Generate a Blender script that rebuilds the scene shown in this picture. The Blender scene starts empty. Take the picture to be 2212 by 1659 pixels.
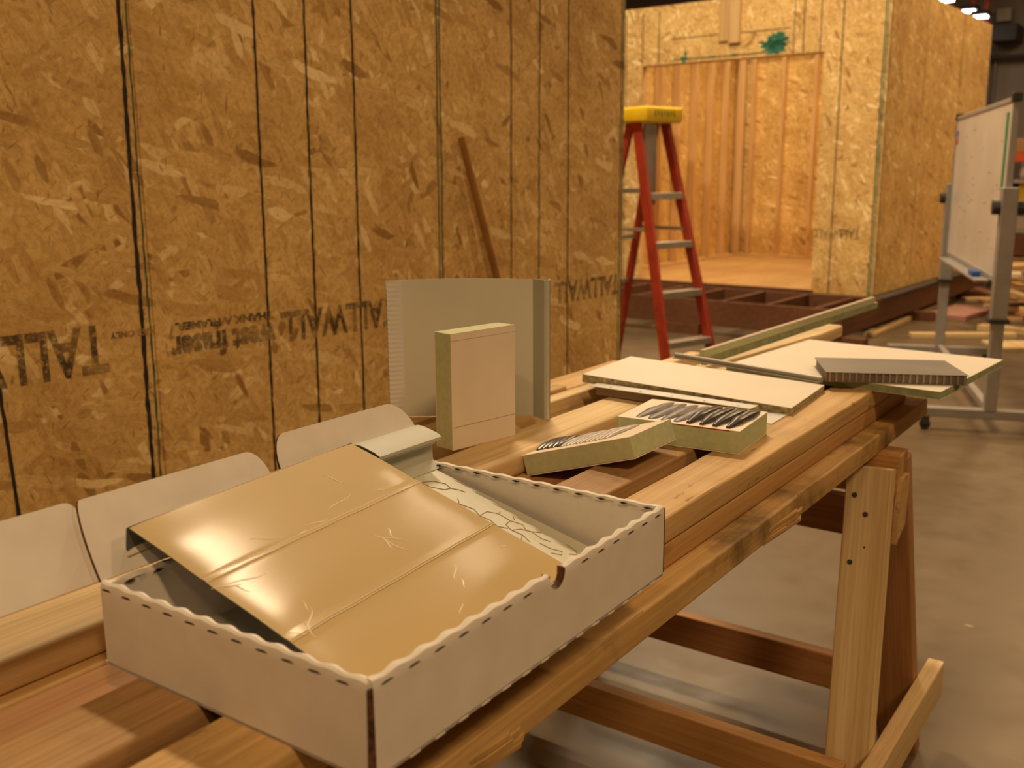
import bpy, bmesh, math, random
from mathutils import Vector, Matrix, noise
random.seed(7)
sc = bpy.context.scene
C = bpy.context.collection
PI = math.pi
H = 1.35                      # camera height above the floor; world: +Y along the lumber on the sawhorses

# ------------------------------------------------------------------ camera
def cam_matrix(yaw, pitch, roll):
    cp, sp = math.cos(pitch), math.sin(pitch)
    fwd = Vector((0, cp, -sp)); down = Vector((0, -sp, -cp)); right = Vector((1, 0, 0))
    r = right*math.cos(roll) + down*math.sin(roll)
    d = -right*math.sin(roll) + down*math.cos(roll)
    Rz = Matrix.Rotation(yaw, 3, 'Z')
    r, d, fwd = Rz @ r, Rz @ d, Rz @ fwd
    m = Matrix((r, -d, -fwd)).transposed().to_4x4()
    m.translation = (0, 0, H)
    return m
cd = bpy.data.cameras.new('camera'); cam = bpy.data.objects.new('camera', cd); C.objects.link(cam)
cam.matrix_world = cam_matrix(math.radians(35.3), math.radians(11.85), math.radians(0.38))
cd.sensor_width = 36; cd.lens = 2156/2212*36
cd.clip_start = .05; cd.clip_end = 200
cd.dof.use_dof = True; cd.dof.focus_distance = 1.35; cd.dof.aperture_fstop = 6.3
sc.camera = cam

# ------------------------------------------------------------------ world, lamps, exposure
w = bpy.data.worlds.new('hall_air'); sc.world = w; w.use_nodes = True
bg = w.node_tree.nodes['Background']; bg.inputs[0].default_value = (1, .58, .27, 1); bg.inputs[1].default_value = .12
KEY = (1, .76, .48); SIDE = (1, .64, .32)
sc.view_settings.view_transform = 'Standard'; sc.view_settings.look = 'None'
sc.view_settings.gamma = 1; sc.view_settings.use_curve_mapping = False
sc.view_settings.exposure = 0.25
# high-bay strip lamps under the hall roof, SIDE ones added as warm fill: (x, y, power)
LAMPS = [(-3.2, 4.3, 290, KEY), (-3.0, 6.6, 80, KEY), (3.4, -1.8, 205, SIDE), (.8, -3.4, 60, SIDE), (3.6, 4.6, 80, SIDE), (-7.2, 5.0, 30, KEY),
         (-.8, 10.5, 120, SIDE), (3.5, 10.5, 120, SIDE), (-4.5, 10.4, 120, KEY), (-6.8, 13.5, 90, KEY), (-1.0, 16.0, 160, SIDE)]
LAMP_Z = 6.0
for i, (lx, ly, pw, colr) in enumerate(LAMPS):
    ld = bpy.data.lights.new('lamp_light', 'AREA'); ld.shape = 'RECTANGLE'; ld.size = 1.2; ld.size_y = .34
    ld.energy = pw; ld.color = colr
    lo = bpy.data.objects.new('lamp_light', ld); C.objects.link(lo); lo.location = (lx, ly, LAMP_Z)

# ------------------------------------------------------------------ node helpers
def new_mat(name):
    m = bpy.data.materials.new(name); m.use_nodes = True
    nt = m.node_tree; b = nt.nodes['Principled BSDF']
    return m, nt, b
def N(nt, t, **kw):
    n = nt.nodes.new(t)
    for k, v in kw.items():
        if k.startswith('i_'): n.inputs[int(k[2:])].default_value = v
        else: setattr(n, k, v)
    return n
def L(nt, a, b): nt.links.new(a, b)
def ramp(nt, fac, stops, interp='LINEAR'):
    r = N(nt, 'ShaderNodeValToRGB'); cr = r.color_ramp; cr.interpolation = interp
    while len(cr.elements) < len(stops): cr.elements.new(.5)
    for e, (p, c) in zip(cr.elements, stops): e.position = p; e.color = (*c, 1) if len(c) == 3 else c
    L(nt, fac, r.inputs[0]); return r.outputs[0]
def mix(nt, fac, a, b, mode='MIX'):
    m = N(nt, 'ShaderNodeMix', data_type='RGBA', blend_type=mode)
    for s, v in ((0, fac), (6, a), (7, b)):
        if hasattr(v, 'links'): L(nt, v, m.inputs[s])
        else: m.inputs[s].default_value = v if s == 0 else (*v, 1)
    return m.outputs[2]
def mapping(nt, vec, scale=(1, 1, 1), rot=(0, 0, 0), loc=(0, 0, 0)):
    m = N(nt, 'ShaderNodeMapping'); L(nt, vec, m.inputs[0])
    m.inputs[1].default_value = loc; m.inputs[2].default_value = rot; m.inputs[3].default_value = scale
    return m.outputs[0]
def math_(nt, op, a, b=0.0, clamp=False):
    m = N(nt, 'ShaderNodeMath', operation=op); m.use_clamp = clamp
    for s, v in ((0, a), (1, b)):
        if hasattr(v, 'links'): L(nt, v, m.inputs[s])
        else: m.inputs[s].default_value = v
    return m.outputs[0]
def objvec(nt, rnd=True):
    tc = N(nt, 'ShaderNodeTexCoord')
    if not rnd: return tc.outputs['Object']
    oi = N(nt, 'ShaderNodeObjectInfo'); v = N(nt, 'ShaderNodeVectorMath', operation='SCALE')
    cx = N(nt, 'ShaderNodeCombineXYZ'); r = math_(nt, 'MULTIPLY', oi.outputs['Random'], 37.0)
    for s in range(3): L(nt, r, cx.inputs[s])
    a = N(nt, 'ShaderNodeVectorMath', operation='ADD'); L(nt, tc.outputs['Object'], a.inputs[0]); L(nt, cx.outputs[0], a.inputs[1])
    return a.outputs[0]
def noise_(nt, vec, scale, detail=3, rough=.5, dist=0):
    n = N(nt, 'ShaderNodeTexNoise'); L(nt, vec, n.inputs['Vector'])
    n.inputs['Scale'].default_value = scale; n.inputs['Detail'].default_value = detail
    n.inputs['Roughness'].default_value = rough; n.inputs['Distortion'].default_value = dist
    return n.outputs[0]
def bump(nt, h, b, strength=.3, dist=.002):
    n = N(nt, 'ShaderNodeBump'); L(nt, h, n.inputs['Height']); n.inputs['Strength'].default_value = strength
    n.inputs['Distance'].default_value = dist; L(nt, n.outputs[0], b.inputs['Normal'])
def simple(name, col, rough=.5, metal=0, var=.06, vs=12, bumps=0, spec=.5, coat=0):
    m, nt, b = new_mat(name); v = objvec(nt)
    n = noise_(nt, v, vs, 4)
    dark = tuple(max(0, c*(1-var*2)) for c in col); lite = tuple(min(1, c*(1+var)) for c in col)
    L(nt, ramp(nt, n, [(.3, dark), (.7, lite)]), b.inputs['Base Color'])
    b.inputs['Roughness'].default_value = rough; b.inputs['Metallic'].default_value = metal
    b.inputs['Specular IOR Level'].default_value = spec; b.inputs['Coat Weight'].default_value = coat
    if bumps: bump(nt, noise_(nt, v, 220, 2), b, bumps, .0006)
    return m

# OSB: several layers of long random flakes, each layer turned another way. Local X along, Z up, Y thickness.
def osb_color(nt, v, bright=1.0, warm=1.0):
    base = noise_(nt, v, 5, 3)
    col = ramp(nt, base, [(.3, (.52*bright, .32*bright, .105*bright/warm)), (.7, (.62*bright, .40*bright, .145*bright/warm))])
    hsum = None
    layers = [(8, 15, 62, .25), (68, 19, 70, .40), (-50, 16, 60, .40), (30, 14, 55, .42), (112, 17, 66, .48), (-18, 12, 50, .50)]
    for k, (ang, sx, sz, thr) in enumerate(layers):
        wob = noise_(nt, v, 9, 2)
        mv = mapping(nt, v, (1, 1, 1), (0, math.radians(ang), 0), (k*3.1, k*1.7, k*2.3))
        sv = mapping(nt, mv, (sx*.55, 2, sz*.55))
        ad = N(nt, 'ShaderNodeVectorMath', operation='ADD'); L(nt, sv, ad.inputs[0])
        cw = N(nt, 'ShaderNodeCombineXYZ'); L(nt, wob, cw.inputs[0]); L(nt, wob, cw.inputs[2]); L(nt, cw.outputs[0], ad.inputs[1])
        vo = N(nt, 'ShaderNodeTexVoronoi'); L(nt, ad.outputs[0], vo.inputs['Vector']); vo.inputs['Scale'].default_value = 1
        vo.inputs['Randomness'].default_value = 1
        sep = N(nt, 'ShaderNodeSeparateColor'); L(nt, vo.outputs['Color'], sep.inputs[0])
        tone = ramp(nt, sep.outputs[0], [(0, (.30*bright, .155*bright, .045*bright/warm)), (.07, (.50*bright, .30*bright, .10*bright/warm)), (.5, (.58*bright, .365*bright, .13*bright/warm)),
                                         (.88, (.63*bright, .415*bright, .16*bright/warm)), (1, (.80*bright, .60*bright, .30*bright/warm))])
        gr = noise_(nt, mapping(nt, mv, (18, 4, 340)), 1, 3)
        tone = mix(nt, .55, tone, ramp(nt, gr, [(.3, (.64, .57, .48)), (.62, (1, 1, 1))]), 'MULTIPLY')
        # soft edge inside each flake
        d = math_(nt, 'SUBTRACT', .62, vo.outputs['Distance']); d = math_(nt, 'MULTIPLY', d, 7, True)
        msk = math_(nt, 'GREATER_THAN', sep.outputs[1], thr); msk = math_(nt, 'MULTIPLY', msk, d)
        col = mix(nt, msk, col, tone)
        hh = math_(nt, 'MULTIPLY', sep.outputs[2], msk)
        hsum = hh if hsum is None else math_(nt, 'ADD', hsum, hh)
    # small dark slivers
    for ang, off in ((35, 5.0), (-62, 9.0), (85, 2.0)):
        mv = mapping(nt, v, (1, 1, 1), (0, math.radians(ang), 0), (off, off, off))
        n = noise_(nt, mapping(nt, mv, (16, 6, 95)), 1, 1.5, .5)
        col = mix(nt, ramp(nt, n, [(.665, (0, 0, 0)), (.74, (.8, .8, .8))]), col, (.26*bright, .125*bright, .035*bright))
    big = noise_(nt, v, 2.1, 3, .6)
    fine = noise_(nt, mapping(nt, v, (1, 1, 1), (0, .5, 0)), 55, 4, .65)
    col = mix(nt, .8, col, ramp(nt, fine, [(.32, (.74, .68, .60)), (.55, (1.04, 1.04, 1.04))]), 'MULTIPLY')
    col = mix(nt, 1.0, col, ramp(nt, big, [(.3, (1.26, 1.26, 1.26)), (.6, (1.64, 1.80, 2.02))]), 'MULTIPLY')
    return col, hsum
def osb_mat(name, bright=1.0, ink=0, warm=1.0):
    m, nt, b = new_mat(name); v = objvec(nt, False)
    col, h = osb_color(nt, v, bright, warm)
    if ink:
        n = noise_(nt, v, 70, 4, .7); n2 = noise_(nt, v, 9, 2)
        f = math_(nt, 'MULTIPLY', ramp(nt, n, [(.36, (.35, .35, .35)), (.50, (1, 1, 1))]), ramp(nt, n2, [(.35, (.55, .55, .55)), (.6, (1, 1, 1))]))
        f = math_(nt, 'MULTIPLY', f, ink)
        col = mix(nt, f, col, (.04, .028, .022))
    L(nt, col, b.inputs['Base Color']); b.inputs['Roughness'].default_value = .62
    b.inputs['Specular IOR Level'].default_value = .3
    bump(nt, h, b, .35, .0012)
    return m
# sawn softwood; grain along local Y
def wood_mat(name, c1, c2, dark=(.16, .07, .02), rough=.6, stain=.0, grain=1.0, chips=0):
    m, nt, b = new_mat(name); v = objvec(nt)
    wob = noise_(nt, mapping(nt, v, (1.6, .5, 1.6)), 2, 2)
    g = noise_(nt, mapping(nt, v, (26, 1.1, 26)), 1, 5, .6, .6)
    g2 = noise_(nt, mapping(nt, v, (150, 3.2, 150)), 1, 3, .6)
    col = ramp(nt, g, [(.28, c1), (.5, tuple((a+bb)/2 for a, bb in zip(c1, c2))), (.72, c2)])
    col = mix(nt, .5*grain, col, ramp(nt, g2, [(.32, (.62, .52, .42)), (.6, (1, 1, 1))]), 'MULTIPLY')
    col = mix(nt, .7, col, ramp(nt, wob, [(.3, (.78, .70, .62)), (.65, (1, 1, 1))]), 'MULTIPLY')
    vo = N(nt, 'ShaderNodeTexVoronoi'); L(nt, mapping(nt, v, (7, 2.3, 7)), vo.inputs['Vector']); vo.inputs['Scale'].default_value = 1
    kn = ramp(nt, vo.outputs['Distance'], [(.045, (1, 1, 1)), (.10, (0, 0, 0))])
    col = mix(nt, math_(nt, 'MULTIPLY', kn, .75), col, dark)
    if chips:
        ch_ = noise_(nt, mapping(nt, v, (75, 22, 75), (0, 0, .35)), 1, 2, .5); pa = noise_(nt, v, 5, 2)
        f_ = math_(nt, 'MULTIPLY', ramp(nt, ch_, [(.62, (0, 0, 0)), (.68, (1, 1, 1))]), ramp(nt, pa, [(.45, (0, 0, 0)), (.58, (1, 1, 1))]))
        col = mix(nt, math_(nt, 'MULTIPLY', f_, chips), col, (.22, .11, .035))
    if stain:
        s = noise_(nt, v, 4.5, 5, .65)
        col = mix(nt, math_(nt, 'MULTIPLY', ramp(nt, s, [(.52, (0, 0, 0)), (.68, (1, 1, 1))]), stain), col, (.07, .04, .02))
    L(nt, col, b.inputs['Base Color']); b.inputs['Roughness'].default_value = rough; b.inputs['Specular IOR Level'].default_value = .3
    bump(nt, g2, b, .35, .0012)
    return m

M = {}
M['osb'] = osb_mat('oriented_strand_board')
M['osb_ink'] = osb_mat('strand_board_with_printed_ink', 1.0, .92)
M['osb_in'] = osb_mat('strand_board_inside', .9, 0, 1.15)
M['line'] = simple('black_marker_line', (.035, .028, .022), .7, var=.4, vs=60)
M['green_line'] = simple('green_edge_sealer', (.035, .15, .085), .6, var=.4, vs=50)
M['green_paint'] = simple('teal_sealer_smear', (.03, .20, .13), .6, var=.3, vs=50)
M['pine'] = wood_mat('pale_pine', (.68, .49, .23), (.85, .68, .40))
M['pine_warm'] = wood_mat('warm_pine', (.55, .35, .13), (.76, .53, .25), stain=.25, chips=.6)
M['pine_red'] = wood_mat('reddish_fir', (.34, .175, .07), (.50, .27, .115), stain=.2)
M['pine_grey'] = wood_mat('weathered_pine', (.36, .21, .09), (.52, .33, .15), stain=.8, grain=1.3)
M['pine_stained'] = wood_mat('stained_pine', (.52, .32, .11), (.68, .45, .18), stain=.75)
M['fir'] = wood_mat('orange_fir', (.50, .28, .10), (.66, .40, .16))
M['stud'] = wood_mat('stud_spruce', (.66, .42, .17), (.84, .60, .29))
M['dark_timber'] = wood_mat('treated_brown_timber', (.13, .055, .028), (.20, .09, .045), (.05, .02, .01))
M['ply'] = wood_mat('plywood_floor', (.56, .34, .12), (.66, .42, .17))
M['handle'] = simple('varnished_handle', (.40, .19, .045), .35, var=.15, vs=20)
M['card'] = None
m, nt, b = new_mat('white_cardboard'); v = objvec(nt)
fl = N(nt, 'ShaderNodeTexWave'); L(nt, v, fl.inputs[0]); fl.bands_direction = 'Z'; fl.inputs['Scale'].default_value = 38; fl.inputs['Distortion'].default_value = .6
n = noise_(nt, v, 26, 4)
L(nt, ramp(nt, n, [(.3, (.74, .69, .62)), (.7, (.80, .755, .69))]), b.inputs['Base Color'])
b.inputs['Roughness'].default_value = .55; b.inputs['Specular IOR Level'].default_value = .35
bump(nt, fl.outputs[1], b, .03, .0004); M['card'] = m
M['kraft'] = simple('cut_kraft_edge', (.13, .055, .025), .8, var=.4, vs=150)
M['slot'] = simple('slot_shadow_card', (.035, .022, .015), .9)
# painted folded sheet with a film on it
def sheet_mat(name, col, rough, metal, coat, spec=.3, peel=.25):
    m, nt, b = new_mat(name); v = objvec(nt)
    n = noise_(nt, v, 7, 3)
    L(nt, ramp(nt, n, [(.3, tuple(c*.95 for c in col)), (.7, col)]), b.inputs['Base Color'])
    b.inputs['Roughness'].default_value = rough; b.inputs['Metallic'].default_value = metal
    b.inputs['Specular IOR Level'].default_value = spec
    b.inputs['Coat Weight'].default_value = coat; b.inputs['Coat Roughness'].default_value = .13
    h = math_(nt, 'ADD', noise_(nt, mapping(nt, v, (60, 260, 60)), 1, 2), math_(nt, 'MULTIPLY', noise_(nt, v, 9, 2), 3))
    bump(nt, h, b, peel, .0008)
    return m
M['gold'] = sheet_mat('gold_painted_sheet', (.46, .325, .125), .55, 0, .09, spec=.15, peel=.22)
M['gold_back'] = simple('grey_primer', (.16, .16, .15), .45)
M['film'] = simple('raised_film_crease', (.95, .88, .72), .3, var=0)
M['grey_sheet'] = sheet_mat('grey_green_sheet', (.64, .63, .52), .5, 0, .05, spec=.2, peel=.05)
M['grey_film'] = simple('grey_sheet_flange', (.52, .52, .45), .5, var=.03, spec=.2)
M['scribble'] = simple('dried_glue', (.40, .31, .17), .5, var=.2)
M['scribble_dark'] = simple('dark_pencil', (.16, .10, .05), .5)
M['cream'] = sheet_mat('cream_facer', (.80, .72, .60), .45, 0, .10, spec=.3, peel=.03)
M['facer'] = simple('paper_facer', (.80, .70, .56), .6, var=.03)
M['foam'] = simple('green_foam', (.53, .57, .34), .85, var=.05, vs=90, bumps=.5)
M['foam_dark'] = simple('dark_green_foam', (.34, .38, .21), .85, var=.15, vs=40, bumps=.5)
M['board_edge'] = simple('speckled_board_edge', (.42, .36, .20), .85, var=.35, vs=120, bumps=.5)
M['sealant'] = simple('dark_sealant', (.070, .060, .056), .30, var=.15, vs=30)
M['sealant_grey'] = simple('grey_brown_sealant', (.13, .11, .10), .4, var=.15, vs=30)
M['sealant_film'] = simple('film_covered_sealant', (.48, .42, .36), .35, var=.12, vs=40)
M['tan_facer'] = simple('tan_facer', (.46, .34, .22), .6, var=.05)
M['red'] = simple('red_line', (.45, .03, .02), .5)
M['alu'] = simple('brushed_aluminium', (.23, .205, .18), .42, .5, var=.05)
M['alu_dark'] = simple('aluminium_core', (.22, .17, .13), .5, .4)
M['alu_cell'] = simple('aluminium_cell_wall', (.42, .35, .28), .4, .5)
M['grey_trim'] = simple('grey_trim_metal', (.36, .33, .28), .4, var=.03)
M['white_trim'] = simple('white_trim_metal', (.70, .68, .63), .35, var=.03)
M['brown_trim'] = simple('brown_trim_metal', (.30, .21, .14), .5, var=.03)
M['fibreglass'] = simple('orange_red_fibreglass', (.33, .030, .008), .55, var=.12)
M['yellow'] = simple('yellow_plastic', (.78, .55, .015), .4, var=.05)
M['rung'] = simple('ladder_aluminium', (.42, .38, .32), .4, .6)
M['whiteboard'] = simple('whiteboard_face', (.62, .56, .50), .3, var=.06, vs=3)
M['post'] = simple('grey_metal_post', (.34, .31, .28), .45, .2)
M['black'] = simple('black_plastic', (.025, .022, .022), .5)
M['green_tape'] = simple('green_magnet', (.02, .25, .06), .5)
M['blue'] = simple('blue_plastic', (.02, .10, .40), .4)
M['pink'] = simple('pink_foam_board', (.45, .24, .20), .7)
M['orange'] = simple('orange_rack_paint', (.62, .09, .02), .5)
M['wallpaint'] = simple('hall_wall_paint', (.40, .34, .30), .85, var=.05, vs=1)
M['ceiling'] = simple('dark_roof_deck', (.05, .042, .04), .9, var=.2, vs=1)
M['steel'] = simple('dark_steel', (.06, .05, .048), .6)
M['sealbox'] = simple('kraft_carton', (.36, .22, .10), .8)
M['fabric'] = simple('white_sack', (.62, .54, .44), .9)
m, nt, b = new_mat('lamp_tube'); b.inputs['Emission Color'].default_value = (1, .93, .80, 1); b.inputs['Emission Strength'].default_value = 14; M['lamp'] = m
# polished concrete
m, nt, b = new_mat('polished_concrete'); v = objvec(nt, False)
n1 = noise_(nt, v, .8, 5, .6); n2 = noise_(nt, v, 6, 5, .6); n3 = noise_(nt, mapping(nt, v, (1, 1, 1), (0, 0, 0), (9, 4, 1)), 3.2, 6, .7)
col = ramp(nt, n1, [(.3, (.12, .083, .045)), (.7, (.18, .128, .072))])
col = mix(nt, .5, col, ramp(nt, n2, [(.3, (.75, .72, .68)), (.7, (1, 1, 1))]), 'MULTIPLY')
col = mix(nt, math_(nt, 'MULTIPLY', ramp(nt, n3, [(.63, (0, 0, 0)), (.70, (1, 1, 1))]), .35), col, (.10, .075, .05))
vo = N(nt, 'ShaderNodeTexVoronoi'); L(nt, mapping(nt, v, (2.1, 3.7, 1)), vo.inputs['Vector']); vo.inputs['Scale'].default_value = 1.3
col = mix(nt, math_(nt, 'MULTIPLY', ramp(nt, vo.outputs['Distance'], [(.02, (1, 1, 1)), (.05, (0, 0, 0))]), .5), col, (.55, .50, .42))
L(nt, col, b.inputs['Base Color']); b.inputs['Specular IOR Level'].default_value = .4
L(nt, ramp(nt, n2, [(.3, (.30, .30, .30)), (.7, (.48, .48, .48))]), b.inputs['Roughness']); M['concrete'] = m

# ------------------------------------------------------------------ mesh helpers
class MB:
    """collects shapes (optionally of several materials) for ONE mesh"""
    def __init__(s): s.v, s.f, s.mi, s.mats = [], [], [], []
    def mat(s, m):
        if m not in s.mats: s.mats.append(m)
        return s.mats.index(m)
    def add(s, vs, fs, m):
        o = len(s.v); i = s.mat(m); s.v += [tuple(p) for p in vs]
        for f in fs: s.f.append([o+k for k in f]); s.mi.append(i)
    def bm(s, bm, m):
        bm.verts.index_update(); s.add([v.co.copy() for v in bm.verts], [[v.index for v in f.verts] for f in bm.faces], m); bm.free()
    def box(s, a, b, m, bev=0, seg=1, X=None):
        bm = bmesh.new(); bmesh.ops.create_cube(bm, size=1)
        c = [(p+q)/2 for p, q in zip(a, b)]; d = [abs(q-p) for p, q in zip(a, b)]
        for v in bm.verts: v.co = Vector([c[i]+v.co[i]*d[i] for i in range(3)])
        if bev: bmesh.ops.bevel(bm, geom=bm.edges[:]+bm.verts[:], offset=min(bev, min(d)*.45), segments=seg, affect='EDGES', profile=.5)
        if X is not None: bm.transform(X)
        s.bm(bm, m)
    def beam(s, p, q, wd, th, m, up=(0, 0, 1), bev=.002):
        """bar from p to q, width wd across, th along up"""
        p, q = Vector(p), Vector(q); y = (q-p); ln = y.length; y.normalize()
        x = y.cross(Vector(up)).normalized(); z = x.cross(y).normalized()
        X = Matrix((x, y, z)).transposed().to_4x4(); X.translation = p
        s.box((-wd/2, 0, -th/2), (wd/2, ln, th/2), m, bev, 1, X)
    def tube(s, pts, r, m, n=10, cap=True, rs=None):
        pts = [Vector(p) for p in pts]; k = len(pts); vs = []; fs = []
        prev = None
        for i, p in enumerate(pts):
            t = (pts[min(i+1, k-1)]-pts[max(i-1, 0)]).normalized()
            a = t.orthogonal().normalized() if prev is None else (prev-t*prev.dot(t)).normalized()
            prev = a; c = t.cross(a); rr = rs[i] if rs else r
            for j in range(n):
                g = 2*PI*j/n; vs.append(p+(a*math.cos(g)+c*math.sin(g))*rr)
        for i in range(k-1):
            for j in range(n): fs.append((i*n+j, i*n+(j+1) % n, (i+1)*n+(j+1) % n, (i+1)*n+j))
        if cap: fs += [tuple(range(n))[::-1], tuple((k-1)*n+j for j in range(n))]
        s.add(vs, fs, m)
    def prism(s, outline, vec, m, m_side=None, M_=None):
        """flat outline (3D points) swept by vec"""
        vec = Vector(vec); o = [Vector(p) for p in outline]; k = len(o)
        if M_ is not None: o = [M_ @ p for p in o]; vec = M_.to_3x3() @ vec
        vs = o+[p+vec for p in o]
        s.add(vs, [tuple(range(k))[::-1], tuple(range(k, 2*k))], m)
        s.add(vs, [(i, (i+1) % k, k+(i+1) % k, k+i) for i in range(k)], m_side or m)
    def sweep(s, prof, p0, p1, m, th=.001):
        """open profile (list of 3D pts) swept from offset p0 to p1 with thickness along local normal approx"""
        p0, p1 = Vector(p0), Vector(p1); ax = (p1-p0).normalized(); k = len(prof); pr = [Vector(p) for p in prof]; off = []
        for i in range(k):
            t = (pr[min(i+1, k-1)]-pr[max(i-1, 0)]).normalized(); off.append(pr[i]+ax.cross(t).normalized()*th)
        loop = pr+off[::-1]; n = len(loop)
        vs = [p+p0 for p in loop]+[p+p1 for p in loop]
        fs = [(i, (i+1) % n, n+(i+1) % n, n+i) for i in range(n)]
        for i in range(k-1):
            fs += [(i, n-1-i, n-2-i, i+1)[::1], (n+i, n+i+1, n+n-2-i, n+n-1-i)]
        s.add(vs, fs, m)
    def build(s, name, parent=None, smooth=False):
        me = bpy.data.meshes.new(name); me.from_pydata(s.v, [], s.f); me.validate()
        for m in s.mats: me.materials.append(m)
        if len(me.polygons) == len(s.mi):
            me.polygons.foreach_set('material_index', s.mi)
        bm = bmesh.new(); bm.from_mesh(me); bmesh.ops.recalc_face_normals(bm, faces=bm.faces); bm.to_mesh(me); bm.free()
        if smooth:
            me.polygons.foreach_set('use_smooth', [True]*len(me.polygons))
            me.set_sharp_from_angle(angle=math.radians(35))
        o = bpy.data.objects.new(name, me); C.objects.link(o)
        if parent: o.parent = parent
        return o
def tag(o, label=None, cat=None, group=None, kind=None):
    if label: o['label'] = label
    if cat: o['category'] = cat
    if group: o['group'] = group
    if kind: o['kind'] = kind
    return o
def thing(name, label, cat, loc=(0, 0, 0), rz=0, group=None, mtx=None, kind=None):
    o = bpy.data.objects.new(name, None); C.objects.link(o); o.empty_display_size = .1
    if mtx is not None: o.matrix_world = mtx
    else: o.location = loc; o.rotation_euler = (0, 0, rz)
    return tag(o, label, cat, group, kind)
def frame(o, a, b):
    """matrix with local x along a, y roughly along b"""
    a = Vector(a).normalized(); b = Vector(b); b = (b-a*b.dot(a)).normalized(); n = a.cross(b)
    X = Matrix((a, b, n)).transposed().to_4x4(); X.translation = Vector(o); return X
def P(x, y, z): return Vector((x, y, z+H))
def place(o, mtx=None, loc=None, rz=0):
    if mtx is not None: o.matrix_world = mtx
    else: o.location = loc; o.rotation_euler = (0, 0, rz)
    return o
def pobj(name, p, q, wd, th, mat, up=(0, 0, 1), parent=None, bev=.002):
    """a plank as its own object, local Y along its length so that the grain follows"""
    p, q = Vector(p), Vector(q); y = (q-p); ln = y.length; y.normalize()
    x = y.cross(Vector(up)).normalized(); z = x.cross(y).normalized()
    X = Matrix((x, y, z)).transposed().to_4x4(); X.translation = p
    g = MB(); g.box((-wd/2, 0, -th/2), (wd/2, ln, th/2), mat, bev); o = g.build(name, parent); o.matrix_basis = X
    return o
def dup(o, parent=None):
    c = o.copy(); C.objects.link(c)
    if parent: c.parent = parent
    for ch in list(o.children): dup(ch, c)
    return c

def text_mesh(body, size, mat, mb, X, xs=1.0, bold=0.0, width=None):
    cu = bpy.data.curves.new('t', 'FONT'); cu.body = body; cu.size = size; cu.offset = bold; cu.resolution_u = 3
    to = bpy.data.objects.new('t', cu); C.objects.link(to)
    dg = bpy.context.evaluated_depsgraph_get(); me = to.evaluated_get(dg).to_mesh()
    x0 = min(v.co.x for v in me.vertices); x1 = max(v.co.x for v in me.vertices)
    if width: xs = width/(x1-x0)
    vs = [X @ Vector(((v.co.x-x0)*xs, v.co.y, 0)) for v in me.vertices]
    mb.add(vs, [tuple(p.vertices) for p in me.polygons], mat)
    to.evaluated_get(dg).to_mesh_clear(); bpy.data.objects.remove(to); bpy.data.curves.remove(cu)

# ------------------------------------------------------------------ the hall
f = MB(); f.box((-22, -12, -.1), (16, 30, 0), M['concrete']); tag(f.build('floor'), kind='structure')
DIRV = (math.sin(math.radians(-35.3)), math.cos(math.radians(35.3)))
wl = MB(); wl.box((-22, 24, 0), (16, 24.3, 7.2), M['wallpaint'])
wl.box((-22, 23.93, 3.62), (16, 24, 3.82), M['wallpaint'])
tag(wl.build('wall_back'), kind='structure')
wl = MB(); wl.box((15.8, -12, 0), (16, 24, 7.2), M['wallpaint']); tag(wl.build('wall_right'), kind='structure')
wl = MB(); wl.box((-22, -12, 0), (-21.8, 24, 7.2), M['wallpaint']); tag(wl.build('wall_left_of_hall'), kind='structure')
cl = MB(); cl.box((-22, -12, 7.2), (16, 24.3, 7.4), M['ceiling'])
for yy in range(-10, 25, 3): cl.box((-22, yy, 6.9), (16, yy+.12, 7.2), M['ceiling'])
tag(cl.build('ceiling'), kind='structure')

# ------------------------------------------------------------------ near OSB wall (building on the left)
A = math.radians(5.45)
U = Vector((math.sin(A), math.cos(A), 0)); NN = Vector((math.cos(A), -math.sin(A), 0))
WX = Matrix.Identity(4)                                   # local x along the wall, y INTO the building, z up
WX = Matrix((U, -NN, Vector((0, 0, 1)))).transposed().to_4x4(); WX.translation = -NN*2.727
S0, S1, WZ0, WZ1 = -2.137, 3.975, .31, 2.875
wm = MB()
for k in range(5):                                        # five sheets
    a = 3.975-1.22*(k+1); wm.box((a+.0015, 0, WZ0), (a+1.22-.0015, .012, WZ1), M['osb'], .001)
wm.box((3.975-.11, .012, WZ0), (3.973, 3.0, WZ1), M['osb'])      # return wall round the corner
wm.box((S0, .012, WZ0), (S1-.12, .10, WZ1), M['stud'])
wm.box((S0, .02, 0), (S1, .30, WZ0), M['dark_timber'])
def wobble_line(mb, s_top, z_top, s_bot, z_bot, wd, mat, seed, brk=.0):
    n = 150; pts = []
    for i in range(n+1):
        t = i/n; z = WZ1+(WZ0-WZ1)*t
        s_ = s_bot+(s_top-s_bot)*(z-z_bot)/(z_top-z_bot)
        s_ += .0022*noise.noise((seed, z*22, 0))+.003*noise.noise((seed, z*2.5, 3))
        w_ = wd*(1+.55*noise.noise((seed+7, z*30, 0)))
        pts.append((s_, z, w_))
    vs = []
    for s_, z, w_ in pts: vs += [(s_-w_/2, -.0009, z), (s_+w_/2, -.0009, z)]
    mb.add(vs, [(2*i, 2*i+1, 2*i+3, 2*i+2) for i in range(n)], mat)
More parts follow.
